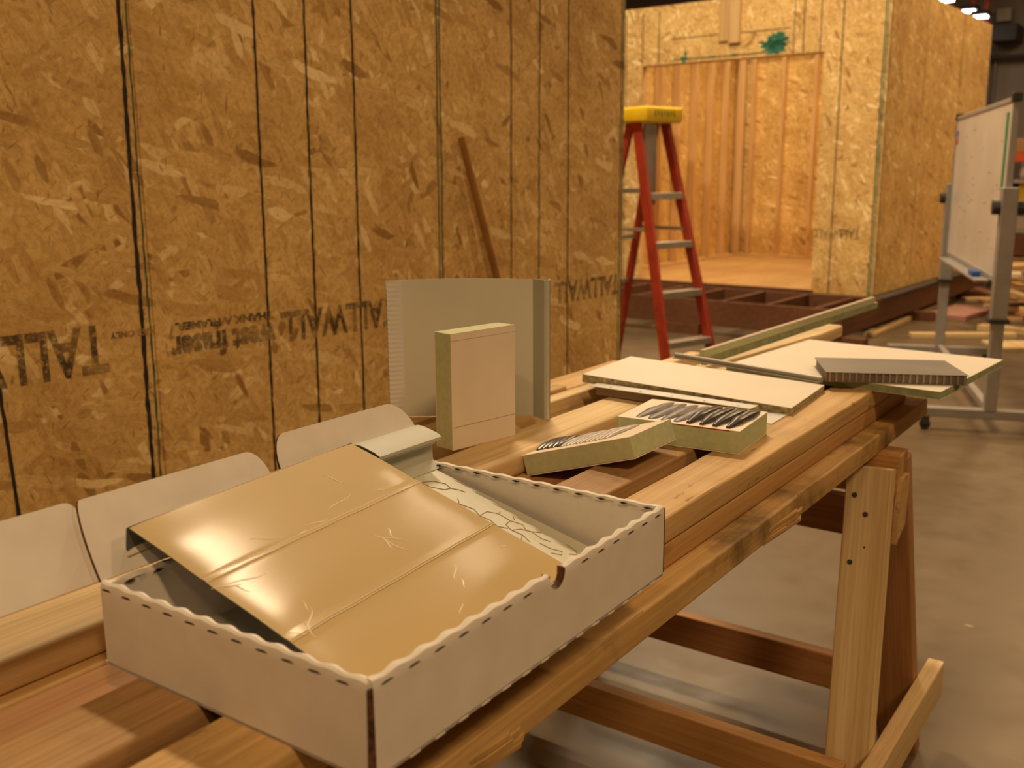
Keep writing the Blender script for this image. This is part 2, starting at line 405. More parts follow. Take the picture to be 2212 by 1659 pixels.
for i, (a, za, b_, zb, wd, mt) in enumerate([
    (1.077, .789, 1.090, .449, .010, 'line'), (1.505, 1.83, 1.494, .461, .0125, 'line'), (1.528, 1.832, 1.519, .46, .0055, 'green_line'),
    (1.950, 1.882, 1.937, .482, .0085, 'line'), (2.146, 1.905, 2.130, .493, .0085, 'line'), (2.344, 1.929, 2.336, .495, .0085, 'line'),
    (2.750, 1.977, 2.742, .962, .007, 'green_line'), (2.766, 1.979, 2.761, .96, .007, 'green_line'),
    (3.172, 2.027, 3.166, .927, .007, 'line'), (3.354, 2.049, 3.346, .913, .007, 'line'), (3.549, 2.072, 3.550, .56, .008, 'line'),
    (3.963, 2.121, 3.968, .478, .008, 'green_line'), (3.946, 2.119, 3.950, .478, .006, 'line'),
    (.70, 1, .70, 0, .009, 'line'), (.31, 1, .31, 0, .009, 'line'), (.290, 1, .292, 0, .007, 'green_line')]):
    wobble_line(wm, a, za, b_, zb, wd, M[mt], i*3.3)
wall_left = tag(wm.build('wall_left'), kind='structure'); wall_left.matrix_world = WX
def upside(s_right, z_base, zrot=PI):                     # text starts at its right end and reads leftward, upside down
    X = Matrix(((-1, 0, 0, s_right), (0, 0, 0, -.0016), (0, -1, 0, z_base), (0, 0, 0, 1)))
    return X
for body, sr, zb, sz, wd, bold in [('TALLWALL', 1.385, .935, .190, .64, .0045), ('USE ONLY', 1.525, .912, .026, .13, .0006),
                                   ('west fraser', 1.968, .872, .104, .385, .0042), ('THANK A FRAMER.', 1.960, .915, .032, .357, .0016),
                                   ('TALLWALL', 2.505, .905, .140, .515, .0036), ('TALLWALL', 3.955, .880, .132, .50, .0030)]:
    tm = MB(); text_mesh(body, sz, M['osb_ink'], tm, upside(sr, zb), 1, bold, wd)
    tm.build('printed_lettering', wall_left)

# ------------------------------------------------------------------ framed OSB building behind
A2 = math.radians(2.3)
Dv = Vector((math.sin(A2), math.cos(A2), 0)); Cv = Vector((math.cos(A2), -math.sin(A2), 0))
BX = Matrix((Cv, Dv, Vector((0, 0, 1)))).transposed().to_4x4()      # local x = C, y = D, z up from floor
cab = thing('framed_building', 'strand board sheathed room with a wide opening standing on the brown deck frame', 'building', mtx=BX)
c0, c1, d0, d1, z0, z1 = -5.85, -2.748, 8.632, 12.0, .31, 2.875
oL, oR, oT = -5.053, -3.288, 2.353
fm = MB()
fm.box((c0, d0, z0), (oL, d0+.012, z1), M['osb']); fm.box((oR, d0, z0), (c1, d0+.012, z1), M['osb']); fm.box((oL, d0, oT), (oR, d0+.012, z1), M['osb'])
def vline(mb, x, za, zb, wd, mt, y=None, seed=0):
    y = d0-.0012 if y is None else y; vs = []; n = 24
    for i in range(n+1):
        z = za+(zb-za)*i/n; q_ = wd*(1+.4*noise.noise((seed, z*9, 2))); vs += [(x-q_/2, y, z), (x+q_/2, y, z)]
    mb.add(vs, [(2*i, 2*i+1, 2*i+3, 2*i+2) for i in range(n)], M[mt])
for x, za, zb, wd, mt in [(-5.235, .31, 2.82, .008, 'line'), (-5.055, 2.36, 2.83, .008, 'line'), (-4.88, 2.36, 2.83, .009, 'line'),
                          (-3.56, 2.36, 2.83, .007, 'line'), (-3.475, 2.36, 2.86, .009, 'line'), (-3.325, 2.36, 2.86, .008, 'line'),
                          (-3.135, .31, 2.86, .010, 'line'), (-2.786, .31, 2.87, .013, 'green_line'), (-2.765, .31, 2.87, .010, 'green_line')]:
    vline(fm, x, za, zb, wd, mt, seed=x)
fm.box((-4.74, d0-.0013, 2.568), (-4.26, d0-.0005, 2.576), M['line']); fm.box((-4.10, d0-.0013, 2.566), (-3.60, d0-.0005, 2.574), M['line'])
fm.box((-4.75, d0-.0013, 2.375), (-3.66, d0-.0005, 2.382), M['line']); fm.box((-4.70, d0-.0013, 2.388), (-3.68, d0-.0005, 2.392), M['green_line'])
# ragged sealer smears over the opening
def blob(cx, cz, rx, rz, seed):
    n = 40; vs = [(cx, d0-.0016, cz)]
    for i in range(n):
        g = 2*PI*i/n; k = 1+.8*noise.noise((seed+math.cos(g)*3.5, math.sin(g)*3.5, seed*1.3)); vs.append((cx+rx*k*math.cos(g), d0-.0016, cz+rz*k*math.sin(g)))
    fm.add(vs, [(0, 1+i, 1+(i+1) % n) for i in range(n)], M['green_paint'])
for bx in [(-3.74, 2.42, .10, .055, 1), (-3.71, 2.50, .075, .05, 2), (-3.72, 2.455, .11, .03, 8), (-4.62, 2.385, .035, .028, 3), (-4.60, 2.43, .015, .02, 4),
           (-4.11, 2.385, .03, .012, 5), (-4.33, 2.385, .03, .01, 6), (-3.86, 2.47, .03, .01, 7)]: blob(*bx)
text_mesh('TALLWALL', .115, M['osb_ink'], fm, Matrix(((-1, 0, 0, -2.885), (0, 0, 0, d0-.0014), (0, -1, 0, .868), (0, 0, 0, 1))), .72, .002)
fm.build('front_wall', cab)
sm = MB(); sm.box((c1-.012, d0+.012, z0), (c1, d1, z1), M['osb'])
sideX = None
for dd, wd, mt in [(10.87, .010, 'line'), (8.66, .008, 'green_line'), (9.65, .005, 'line')]:
    sm.box((c1, dd-wd/2, z0), (c1+.001, dd+wd/2, z1), M[mt])
# the side sheet needs its own frame so that flakes lie in its plane
sw = MB(); sw.box((0, 0, 0), (d1-d0-.012, .012, z1-z0), M['osb'])
for dd, wd, mt in [(10.87-d0, .010, 'line'), (.03, .008, 'green_line'), (9.65-d0, .004, 'line')]:
    sw.box((dd-wd/2, -.001, 0), (dd+wd/2, 0, z1-z0), M[mt])
swo = sw.build('side_wall', cab)
swo.matrix_local = Matrix(((0, -1, 0, c1), (1, 0, 0, d0+.012), (0, 0, 1, z0), (0, 0, 0, 1)))
rw = MB(); rw.box((c0, d1-.012, z0), (c1-.012, d1, z1), M['osb_in']); rw.build('rear_wall', cab)
lw = MB(); lw.box((0, 0, 0), (d1-d0-.03, .012, z1-z0), M['osb_in']); lwo = lw.build('inner_side_wall', cab)
IC = -5.66
lwo.matrix_local = Matrix(((0, -1, 0, IC), (1, 0, 0, d0+.012), (0, 0, 1, z0), (0, 0, 0, 1)))
def stud(x, y, rz=0, first=[None]):
    if first[0] is None: o = pobj('stud', (0, 0, 0), (0, 0, z1-z0-.08), .038, .089, M['stud'], (0, 1, 0), cab); first[0] = o; first.append(o.matrix_basis.copy())
    elif True: o = first[0].copy(); C.objects.link(o); o.parent = cab
    o.matrix_basis = Matrix.Translation((x, y, z0+.04)) @ Matrix.Rotation(rz, 4, 'Z') @ first[1]; return o
for k in range(9): stud(IC+.052, d0+.10+k*.4064, PI/2)
stud(IC+.10, d1-.06, PI/2)
for xx in (-5.40, -5.02, -4.62, -4.2, -3.78, -3.37, -2.95): stud(xx, d1-.060)
for xx in (oL-.03, oL-.07, oR+.03, oR+.07, -2.83): stud(xx, d0+.06)
stud(oL-.25, d0+.06)
for dd in (9.04, 9.45, 9.85, 10.26, 10.67, 11.07, 11.5): stud(c1-.06, dd, PI/2)
pobj('header', (oL-.08, d0+.058, oT+.107), (oR+.08, d0+.058, oT+.107), .084, .226, M['stud'], parent=cab)
for p, q in [((c0+.2, d1-.060, z0+.019), (c1-.016, d1-.060, z0+.019)), ((IC+.052, d0+.02, z0+.019), (IC+.052, d1-.02, z0+.019)),
             ((c0, d0+.060, z1-.02), (c1-.016, d0+.060, z1-.02)), ((IC+.052, d0+.1, z1-.02), (IC+.052, d1-.1, z1-.02)), ((c1-.060, d0+.1, z1-.02), (c1-.060, d1-.1, z1-.02)), ((c0, d1-.060, z1-.02), (c1-.016, d1-.060, z1-.02))]:
    pobj('wall_plate', p, q, .088, .038, M['stud'], parent=cab)
for zz in (2.15, 1.55, .95): pobj('blocking', (-3.35, d1-.06, zz), (-2.97, d1-.06, zz), .088, .038, M['pine_red'], parent=cab)
flo = MB(); flo.box((oL-.25, d0-.004, .30), (oR+.02, d0+.03, .328), M['dark_timber']); 
flo.build('door_sill', cab)
fp = MB(); fp.box((IC, d0, .300), (c1-.012, d1, .312), M['ply']); fp.build('floor_panel', cab)
# deck frame
dk = thing('deck_frame', 'dark brown timber joist frame on blocks below the strand board room', 'deck frame', mtx=BX)
g = MB(); g.box((-6.2, 7.66, .087), (-2.66, 7.70, .30), M['dark_timber'], .003); g.build('rim_beam', dk)
g = MB(); g.box((-2.70, 7.70, .087), (-2.66, 12.3, .30), M['dark_timber'], .003); g.build('rim_beam', dk)
g = MB(); g.box((-2.748, 8.63, .285), (-2.64, 12.3, .305), M['steel'], .002); g.build('edge_strip', dk)
g = MB(); g.box((-.019, 0, 0), (.019, 4.5, .213), M['dark_timber'], .002); j0 = g.build('joist', dk)
for k in range(8):
    o = j0 if k == 0 else j0.copy()
    if k: C.objects.link(o); o.parent = dk
    o.location = (-2.885-k*.4064, 7.70, .087)
g = MB(); g.box((-6.2, 8.56, .10), (-2.70, 8.60, .30), M['dark_timber'], .002); g.build('cross_beam', dk)
for (x, y) in [(-4.12, 7.68), (-2.72, 7.72), (-2.72, 9.6), (-2.72, 11.6), (-5.6, 7.68), (-4.12, 11)]:
    g = MB(); g.box((x-.10, y-.04, 0), (x+.24, y+.05, .087), M['dark_timber'], .003); g.build('block', dk)
# loose boards hung on the front wall
for k, (x0, x1, zb, lab) in enumerate([(-4.262, -4.170, 2.508, 'pale board hanging over the opening, the left one of two'), (-4.160, -4.055, 2.485, 'pale board hanging over the opening, the right and longer one of two')]):
    o = tag(pobj('hanging_board', (0, 0, 0), (0, 0, 2.96-zb), x1-x0, .02+.012*k, M['stud'], (0, 1, 0)), lab, 'board', 'boards hanging on the room front')
    o.matrix_world = BX @ Matrix.Translation(((x0+x1)/2, d0-.012-.006*k, zb)) @ o.matrix_basis
# ------------------------------------------------------------------ ladder
lad = thing('step_ladder', 'orange red stepladder with yellow cap beside the strand board wall', 'ladder',
            mtx=frame((-3.074, 5.889, 0), (math.cos(math.radians(72.4)), math.sin(math.radians(72.4)), 0), (-math.sin(math.radians(72.4)), math.cos(math.radians(72.4)), 0)))
# local x: left->right seen from the front, front towards -y
HT, WT, WB, FR, BR = 1.68, .242, .44, .447, .50
def lf(z, s, fr=-FR, top=0): t = z/1.70; return Vector((s*(WB*(1-t)+WT*t)/2, fr*(1-t)+top*1, z))
for s in (-1, 1):
    g = MB(); a, b_ = lf(0, s), lf(HT, s)
    g.beam(a, b_, .026, .066, M['fibreglass'], up=(0, -1, .2), bev=.004); g.beam(a+Vector((s*.012, 0, 0)), b_+Vector((s*.012, 0, 0)), .005, .076, M['fibreglass'], up=(0, -1, .2)); g.build('front_rail', lad)
    g = MB(); a = Vector((s*.19, BR, 0)); b_ = Vector((s*.11, .06, HT)); g.beam(a, b_, .028, .06, M['fibreglass'], up=(0, 1, .2), bev=.004); g.build('rear_rail', lad)
for k in range(1, 5):
    z = .305*k; a, b_ = lf(z, -1), lf(z, 1); g = MB(); g.box((a.x+.012, a.y-.04, z-.014), (b_.x-.012, a.y+.045, z+.010), M['rung'], .003)
    g.box((a.x+.012, a.y-.044, z-.030), (b_.x-.012, a.y-.038, z+.010), M['rung'], .001); g.build('step', lad)
for k in (1, 2, 3, 4):
    z = .305*k+.02; t = z/1.7; y = BR*(1-t)+.06*t; w_ = .19*(1-t)+.11*t; g = MB(); g.box((-w_, y-.012, z-.015), (w_, y+.012, z+.015), M['rung'], .003); g.build('rear_brace', lad)
g = MB(); g.box((-.055, -.012, 1.15), (.055, .012, 1.66), M['rung'], .004); g.build('back_plate', lad)
for s in (-1, 1):
    g = MB(); g.beam((s*.15, -.17, 1.0), (s*.14, .27, 1.0), .004, .022, M['rung']); g.build('spreader', lad)
g = MB(); g.box((-.165, -.13, 1.665), (.165, .13, 1.76), M['yellow'], .014, 3)
for i in range(7): g.box((-.09+i*.028, -.1315, 1.70+.008*(i % 2)), (-.082+i*.028, -.1295, 1.738), M['black'])
g.build('top_cap', lad, True)

# ------------------------------------------------------------------ whiteboard on a wheeled stand
a0 = Vector((-.91, 5.64, 0)); a1 = Vector((-1.6, 7.61, 0)); ux = (a1-a0).normalized()
wb = thing('whiteboard', 'grey framed whiteboard on a wheeled stand with a green strip', 'whiteboard', mtx=frame(a0, ux, Vector((-ux.y, ux.x, 0))))
# local x far along the board, y into... (normal), z up
WL = 1.98
g = MB(); g.box((.03, -.01, .80), (WL-.04, .01, 1.70), M['whiteboard'])
for i in range(26):
    sx, sz = random.uniform(.15, 1.7), random.uniform(.9, 1.6); ln = random.uniform(.03, .10)
    for yy in (-.0105, .0105): g.box((sx, yy-.0003, sz), (sx+ln, yy+.0003, sz+.006), M['post'])
g.build('writing_panel', wb)
g = MB()
for a, b_ in [((.01, -.016, .78), (WL-.02, .016, .81)), ((.01, -.016, 1.69), (WL-.02, .016, 1.715)), ((.01, -.016, .78), (.035, .016, 1.715)), ((WL-.045, -.016, .78), (WL-.02, .016, 1.715))]: g.box(a, b_, M['post'], .003)
g.build('frame', wb)
for x in (.02, WL-.03):
    g = MB(); g.box((x-.022, -.024, 1.69), (x+.022, .024, 1.735), M['black'], .005); g.build('corner_cap', wb)
for x in (-.02, WL+.05):
    g = MB(); g.box((x-.03, -.03, .11), (x+.03, .03, .72), M['post'], .004); g.box((x-.038, -.038, .60), (x+.038, .038, 1.27), M['post'], .004); g.build('post', wb)
    g = MB(); g.box((x-.05, -.05, .585), (x+.05, .05, .61), M['black'], .006); g.build('collar', wb)
    g = MB(); g.tube([(x, -.04, 1.17), (x, -.075, 1.17)], .035, M['black'], 16); g.build('knob', wb); g = MB(); g.tube([(x, .04, 1.17), (x, .075, 1.17)], .035, M['black'], 16); g.build('knob', wb)
    g = MB(); g.box((x-.03, -.35, .075), (x+.03, .35, .125), M['post'], .004); ft = g.build('foot', wb)
    for yy in (-.31, .31):
        g = MB(); g.tube([(x-.012, yy, .028), (x+.012, yy, .028)], .028, M['black'], 14); g.box((x-.018, yy-.02, .03), (x+.018, yy+.02, .078), M['steel'], .003); g.build('caster', ft)
g = MB(); g.box((0, -.02, .10), (WL, .02, .14), M['post'], .003); g.build('crossbar', wb)
for s in (1, -1):
    g = MB(); g.box((.25, min(.01*s, .085*s), .765), (WL-.2, max(.01*s, .085*s), .778), M['post'], .002); g.build('pen_tray', wb)
g = MB(); g.box((.12, .0102, 1.25), (.165, .0145, 1.645), M['green_tape']); g.build('magnet_strip', wb)
g = MB(); g.box((WL-.12, .0102, 1.58), (WL-.05, .014, 1.62), M['blue']); g.box((WL-.12, .0102, 1.53), (WL-.05, .014, 1.57), M['red']); g.build('sticker', wb)
g = MB(); g.box((0, 0, 0), (.14, .045, .03), M['blue'], .006, 2); er = tag(g.build('eraser'), 'blue eraser lying on the whiteboard pen tray', 'eraser')
er.matrix_world = wb.matrix_world @ Matrix.Translation((.42, .03, .7785))

# ------------------------------------------------------------------ hall background
def crate(name, label, cat, lo, hi, mat, group=None, rz=0, bev=.01):
    g = MB(); dx, dy, dz = [(b_-a)/2 for a, b_ in zip(lo, hi)]
    g.box((-dx, -dy, 0), (dx, dy, dz*2), mat, bev, 2); o = tag(g.build(name), label, cat, group)
    o.location = ((lo[0]+hi[0])/2, (lo[1]+hi[1])/2, lo[2]); o.rotation_euler = (0, 0, rz); return o
rk = thing('storage_rack', 'orange and grey storage rack at the far right beyond the whiteboard', 'rack', (-2.02, 12.5, 0))
for x in (-.10, 2.5):
    for y in (0, 1.0):
        g = MB(); g.box((x-.04, y-.04, 0), (x+.04, y+.04, 1.55), M['steel'], .004); g.build('upright', rk)
for z, mt in ((1.50, 'orange'),):
    g = MB(); g.box((-.1, -.05, z-.05), (2.5, .0, z+.05), M[mt], .004); g.build('beam', rk)
for z in (1.25, .98, .70):
    g = MB(); g.box((-.1, -.03, z-.03), (2.5, 1.0, z), M['post'], .004); g.build('shelf', rk)
g = MB(); g.box((-.1, -.03, .42), (2.5, 1.0, .66), M['dark_timber'], .004); g.build('lower_panel', rk)
g = MB(); g.box((-.1, -.03, .02), (2.5, 1.0, .40), M['fir'], .004); g.build('timber_bay', rk)
crate('sack', 'white sack on the top shelf of the orange rack', 'sack', (-1.95, 12.6, 1.251), (-1.55, 13.0, 1.40), M['fabric'], bev=.05)
crate('yellow_bin', 'yellow bin on the middle shelf of the orange rack', 'bin', (-1.93, 12.55, .981), (-1.5, 13.0, 1.22), M['yellow'])
crate('black_case', 'tall black case leaning at the left end of the rack shelf', 'case', (-2.07, 12.56, .981), (-1.96, 12.9, 1.21), M['black'])
crate('white_carton', 'white carton on the lower rack shelf', 'carton', (-1.97, 12.6, .701), (-1.4, 13.0, .86), M['fabric'])
crate('carton', 'brown carton on top of the orange rack beam', 'carton', (-2.06, 12.5, 1.551), (-1.86, 12.9, 1.70), M['sealbox'])
# wall-mounted things far behind
def bgbox(name, label, cat, px, mat, **k): return crate(name, label, cat, *px, mat, **k)
R24 = 1.2  # scale from the 20 m plane to the 24 m wall
o = crate('unit_heater', 'dark grey hanging unit heater high on the far wall', 'heater', (-4.36, 23.1, 3.95), (-3.86, 23.95, 4.27), M['steel'])
o = crate('wall_light', 'small lit wall light on the far wall above the heater', 'wall light', (-4.38, 23.7, 4.40), (-4.10, 23.92, 4.66), M['fabric'])
g = MB(); g.tube([(-7, 23.7, 3.70), (3, 23.7, 3.62)], .05, M['steel'], 10); tag(g.build('pipe'), 'long black pipe running along the far wall', 'pipe')
g = MB(); g.tube([(-4.36, 23.88, 2.3), (-4.34, 23.88, 3.83)], .03, M['post'], 8); tag(g.build('conduit'), 'thin grey conduit going down the far wall', 'conduit')
g = MB()
for x in (-4.67, -4.42):
    g.box((x-.05, 22.9, 0), (x+.05, 23.0, 6.4), M['orange'], .005)
for k in range(12): g.beam((-4.67, 22.95, .3+k*.5), (-4.42, 22.95, .6+k*.5), .03, .03, M['orange'])
tag(g.build('rack_upright'), 'tall orange rack upright far behind the strand board room', 'rack upright')
def ceiling_lamp(x, y, z, label, group=None, on=True, sx=1.2, sy=.34):
    t = thing('ceiling_lamp', label, 'lamp', (x, y, z), 0, group)
    g = MB(); g.box((-sx/2, -sy/2, .012), (sx/2, sy/2, .09), M['steel'], .01); g.build('housing', t)
    for k in (-1, 1): 
        g = MB(); g.tube([(k*sx/2*.9, 0, .09), (k*sx/2*.9, 0, 7.2-z)], .006, M['steel'], 6); g.build('hanger', t)
    if on:
        g = MB()
        for k in range(3): g.tube([(-sx/2+.04, -.1+k*.1, -.004), (sx/2-.04, -.1+k*.1, -.004)], .014, M['lamp'], 8)
        g.build('tube', t)
    return t
for lx, lz, lab in ((-4.99, 4.66, 'leftmost'), (-4.555, 4.42, 'middle one'), (-4.335, 4.30, 'rightmost')):
    ceiling_lamp(lx, 22.0, lz, 'bright strip lamp far away above the strand board room, %s of three' % lab, 'far strip lamps', sx=.30, sy=.5)
# ------------------------------------------------------------------ sawhorses
def plank(g, p, q, wd, th, mat, up): g.beam(p, q, wd, th, mat, up=up, bev=.002)
def make_sawhorse(label, y, legs_in=0):
    t = thing('sawhorse', label, 'sawhorse', (0, y, 0), 0, 'sawhorses under the lumber')
    pobj('top_beam', (-1.40, -.019, .7387), (-.486, -.019, .7387), .037, .0894, M['fir'], parent=t)
    pobj('top_beam', (-1.40, .0195, .7387), (-.489, .0195, .7387), .037, .0894, M['pine_red'], parent=t)
    for sx, xe in ((1, -.490), (-1, -1.395)):
        for sy in (-1, 1):
            xt = xe-sx*.045; xb = xt+sx*.035; yt = sy*.060; yb = sy*.215
            lg = pobj('leg', (xb, yb, .0), (xt, yt, .76), .089, .036, M['pine'] if sy < 0 else M['pine_red'], (0, sy, .2), t)
            if sy < 0:
                for (bx, bz) in ((-.022, .70), (.004, .665), (-.015, .565), (.01, .60)):
                    r = .0055 if bx != .01 else .0022; k_ = lg.matrix_basis.inverted() @ Vector((xt+bx, yt+(yb-yt)*(1-bz/.76), bz)); zf = .018
                    g = MB(); g.tube([(k_.x, k_.y, zf-.001), (k_.x, k_.y, zf+.001)], r, M['steel'], 12); g.build('screw', lg)
        g = MB(); g.prism([(xe+sx*.002, -.050, .60), (xe+sx*.002, .012, .625), (xe+sx*.002, .022, .70), (xe+sx*.002, .022, .735), (xe+sx*.002, -.03, .735), (xe+sx*.002, -.050, .68)], (sx*.010, 0, 0), M['pine_warm']); g.build('end_gusset', t)
        xi = xe+sx*(.026+.018); pobj('end_brace', (xi, -.265, .1645), (xi, .290, .1645), .036, .089, M['pine'], parent=t)
    for sy, z, mt in ((-1, .090, 'fir'), (1, .100, 'pine_red')):
        zc = z+.0445; yy = sy*(.060+(.215-.060)*(1-zc/.76)+.038)
        pobj('long_rail', (-1.42, yy, z+.0445), (-.505, yy, z+.0445), .036, .089, M[mt], parent=t)
    pobj('upper_rail', (-1.38, .087, .600), (-.55, .087, .600), .034, .089, M['pine_red'], parent=t)
    return t
sh = make_sawhorse('wooden sawhorse under the far end of the lumber, its legs in full view', 2.088)
sh2 = dup(sh); sh2.location = (0, .02, 0); sh2['label'] = 'wooden sawhorse below the near end of the lumber, under the white box'

# ------------------------------------------------------------------ lumber
def lumber(label, x0, x1, y0, y1, ztop, mat, th=.0378, bev=.005, rz=0, dents=0):
    wd = x1-x0; ln = y1-y0
    bm = bmesh.new(); bmesh.ops.create_cube(bm, size=1)
    for v in bm.verts: v.co = Vector((v.co.x*wd, (v.co.y+.5)*ln, (v.co.z+.5)*th))
    es = [e for e in bm.edges if abs(e.verts[0].co.y-e.verts[1].co.y) > .5]
    bmesh.ops.bevel(bm, geom=es, offset=bev, segments=3, affect='EDGES', profile=.5)
    n = 60
    for i in range(1, n):
        bmesh.ops.bisect_plane(bm, geom=bm.verts[:]+bm.edges[:]+bm.faces[:], plane_co=(0, ln*i/n, 0), plane_no=(0, 1, 0))
    sd = x0*13.7+ztop*5
    for v in bm.verts:
        if abs(abs(v.co.x)-wd/2) < bev*.6 and v.co.z > th*.5:
            v.co.x -= math.copysign(.0012*max(0, noise.noise((v.co.y*9, sd, v.co.x*9)))*(1+dents), v.co.x)
    g = MB(); g.bm(bm, mat); o = tag(g.build('lumber', smooth=True), label, 'lumber', None)
    o.location = ((x0+x1)/2, y0, ztop+H-th); o.rotation_euler = (0, 0, rz); return o
T1, T2, T3 = -.450, -.4881, -.5262
lumber('stained two by four under the front of the white box, topmost on the camera side', -.653, -.564, -.5, 2.42, T1, M['pine_warm'], dents=3)
lumber('weathered grey brown board passing under the middle of the white box', -.770, -.682, -.5, 2.30, T1, M['pine_grey'])
lumber('pale yellow two by four beside the standing foam block, the longest board', -1.003, -.906, -.6, 3.005, T1, M['pine'], bev=.008)
g = lumber('narrow pine two by four on edge with its end behind the long white panel', -1.127, -1.089, .85, 2.34, T1, M['pine'], th=.0775, rz=math.radians(-1.2))
lumber('short orange board behind the grey channel piece', -1.165, -1.129, .80, 1.80, T1, M['pine_warm'], th=.0775)
lumber('orange board the standing grey sheet rests on', -1.30, -1.185, 1.27, 1.62, T1, M['pine_warm'])
lumber('orange grained board directly below the stained front board', -.653, -.566, -.5, 2.40, T2, M['fir'])
lumber('lower brown board below the weathered board', -.775, -.688, -.5, 2.36, T2, M['pine_red'])
lumber('reddish straight grained board in the lower layer left of the weathered board', -.888, -.800, -.5, 2.9, T2, M['pine_red'])
lumber('lower yellow board showing as a thin strip under the pale two by four', -.982, -.890, -.5, 2.9, T2, M['pine_warm'])
lumber('rough edged bottom board sticking out furthest towards the camera', -.670, -.5285, -.5, 2.455, T3, M['pine_stained'], th=.0396, dents=4, bev=.003)
lumber('bottom board below the weathered board', -.84, -.70, -.5, 2.44, T3, M['pine_red'], th=.0396)
lumber('bottom board below the pale two by four', -1.06, -.88, -.5, 2.9, T3, M['pine_warm'], th=.0396)
lumber('bottom board furthest from the camera', -1.20, -1.08, .3, 2.7, T3, M['pine_warm'], th=.0396)
lumber('second layer board below the standing grey sheet', -1.30, -1.205, 1.22, 2.3, T2, M['pine_warm'])
random.seed(3)
lum = [o for o in C.objects if o.get('label', '').startswith('rough edged')][0]
for (y, ln) in ((.66, .12), (1.42, .20)):
    g = MB()
    for k in range(5):
        yy = y+random.uniform(-.02, .02); l_ = ln*random.uniform(.5, 1); x = -.5300; zz = -.545-.0045*k
        g.prism([(x, yy, zz+H), (x+.003+.004*random.random(), yy+l_*.9, zz-.002+H), (x, yy+l_, zz+H)], (0, 0, -.0052), M['pine_stained'])
    sp = g.build('splinter', lum); sp.matrix_parent_inverse = lum.matrix_basis.inverted()

# ------------------------------------------------------------------ white cardboard box
BXo = frame((-.818, .488, -.450+H), (1, .004, 0), (-.004, 1, 0))
box = thing('cardboard_box', 'open white cardboard mailer box holding the folded metal sheets', 'box', mtx=BXo)
BW, BL_, BH, TH = .340, .487, .084, .0075
def rimwall(mb, p0, p1, inward, h, n=160, per=.0315, phase=0.0, slots=True):
    p0, p1, inn = Vector(p0), Vector(p1), Vector(inward); ln = (p1-p0).length; ax = (p1-p0)/ln; up = Vector((0, 0, 1))
    vs = []; K = 10
    for i in range(n+1):
        s_ = ln*i/n; wv = .5+.5*math.cos(2*PI*(s_+phase)/per)
        t_ = TH+.0022*wv; hz = h-.0016*(1-wv)
        ed = min(s_, ln-s_)
        prof = [(0, 0), (0, h-.012), (0, hz-.005), (.0012, hz-.0015), (t_*.45, hz), (t_*.85, hz-.001), (t_, hz-.0035), (TH, hz-.006), (TH, h-.013), (TH, 0)]
        for a, z in prof: vs.append(p0+ax*s_+inn*a+up*z)
    fs = [(i*K+j, i*K+j+1, (i+1)*K+j+1, (i+1)*K+j) for i in range(n) for j in range(K-1)]
    fs += [tuple(range(K)), tuple(n*K+j for j in range(K))[::-1]]
    mb.add(vs, fs, M['card'])
    if slots:
        s_ = per*.5-phase % per
        while s_ < ln-.008:
            if s_ > .006:
                c = p0+ax*s_; w2 = .0072; o = -inn*.0004
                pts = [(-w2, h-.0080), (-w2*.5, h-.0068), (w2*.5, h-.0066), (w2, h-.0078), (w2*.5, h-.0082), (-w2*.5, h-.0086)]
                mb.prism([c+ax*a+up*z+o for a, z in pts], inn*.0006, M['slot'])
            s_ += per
g = MB(); rimwall(g, (.002, 0, 0), (BW-.003, 0, 0), (0, 1, 0), BH-.0005, phase=.006, per=.0302); g.build('end_wall', box, True)
g = MB(); rimwall(g, (.002, BL_, 0), (BW-.003, BL_, 0), (0, -1, 0), BH, phase=.004, per=.0302)
# slots seen from the inside of the far end wall
for k in range(11):
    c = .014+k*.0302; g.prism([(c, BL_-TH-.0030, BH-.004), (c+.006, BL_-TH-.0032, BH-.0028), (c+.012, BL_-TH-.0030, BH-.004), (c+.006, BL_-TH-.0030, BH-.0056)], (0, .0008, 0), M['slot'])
g.build('end_wall', box, True)
# long front wall with thumb notch
ny = .748-.488; nr = .0135
g = MB(); rimwall(g, (BW, .0045, 0), (BW, ny-nr, 0), (-1, 0, 0), BH, phase=0); rimwall(g, (BW, ny+nr, 0), (BW, BL_-.003, 0), (-1, 0, 0), BH, phase=.01, n=90)
arc = [(BW, ny-nr, 0)]+[(BW, ny-nr*math.cos(PI*i/14), BH-.004-nr*1.15*math.sin(PI*i/14)) for i in range(15)]+[(BW, ny+nr, 0)]
g.prism(arc, (-TH-.001, 0, 0), M['card'], M['kraft'])
for sgn in (-1, 1): g.box((BW-TH-.0015, ny+sgn*nr-.0006, BH-.016), (BW-.0006, ny+sgn*nr+.0006, BH-.0025), M['kraft'])
for k in range(15):
    if abs(.02+k*.0315-ny) > .01: g.box((BW-.0004, .012+k*.0315, -.0004), (BW+.0006, .024+k*.0315, .0012), M['card'])
g.build('front_wall', box, True)
g = MB(); rimwall(g, (0, .003, 0), (0, BL_-.003, 0), (1, 0, 0), BH-.002, slots=False)
for k in range(15):
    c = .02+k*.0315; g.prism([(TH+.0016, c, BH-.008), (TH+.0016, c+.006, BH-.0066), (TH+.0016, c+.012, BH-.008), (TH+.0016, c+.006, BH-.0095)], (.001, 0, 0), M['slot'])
g.build('back_wall', box, True)
g = MB(); g.box((0, 0, 0), (BW, BL_, .003), M['card']); g.build('bottom', box)
g = MB(); g.prism([(BW-.0016, -.0008, .0), (BW+.0008, -.0004, 0), (BW+.0008, .0046, 0), (BW+.0001, .0046, BH-.007), (BW+.0001, -.0002, BH-.007)], (-.002, 0, 0), M['kraft']); g.build('corner_gap', box)
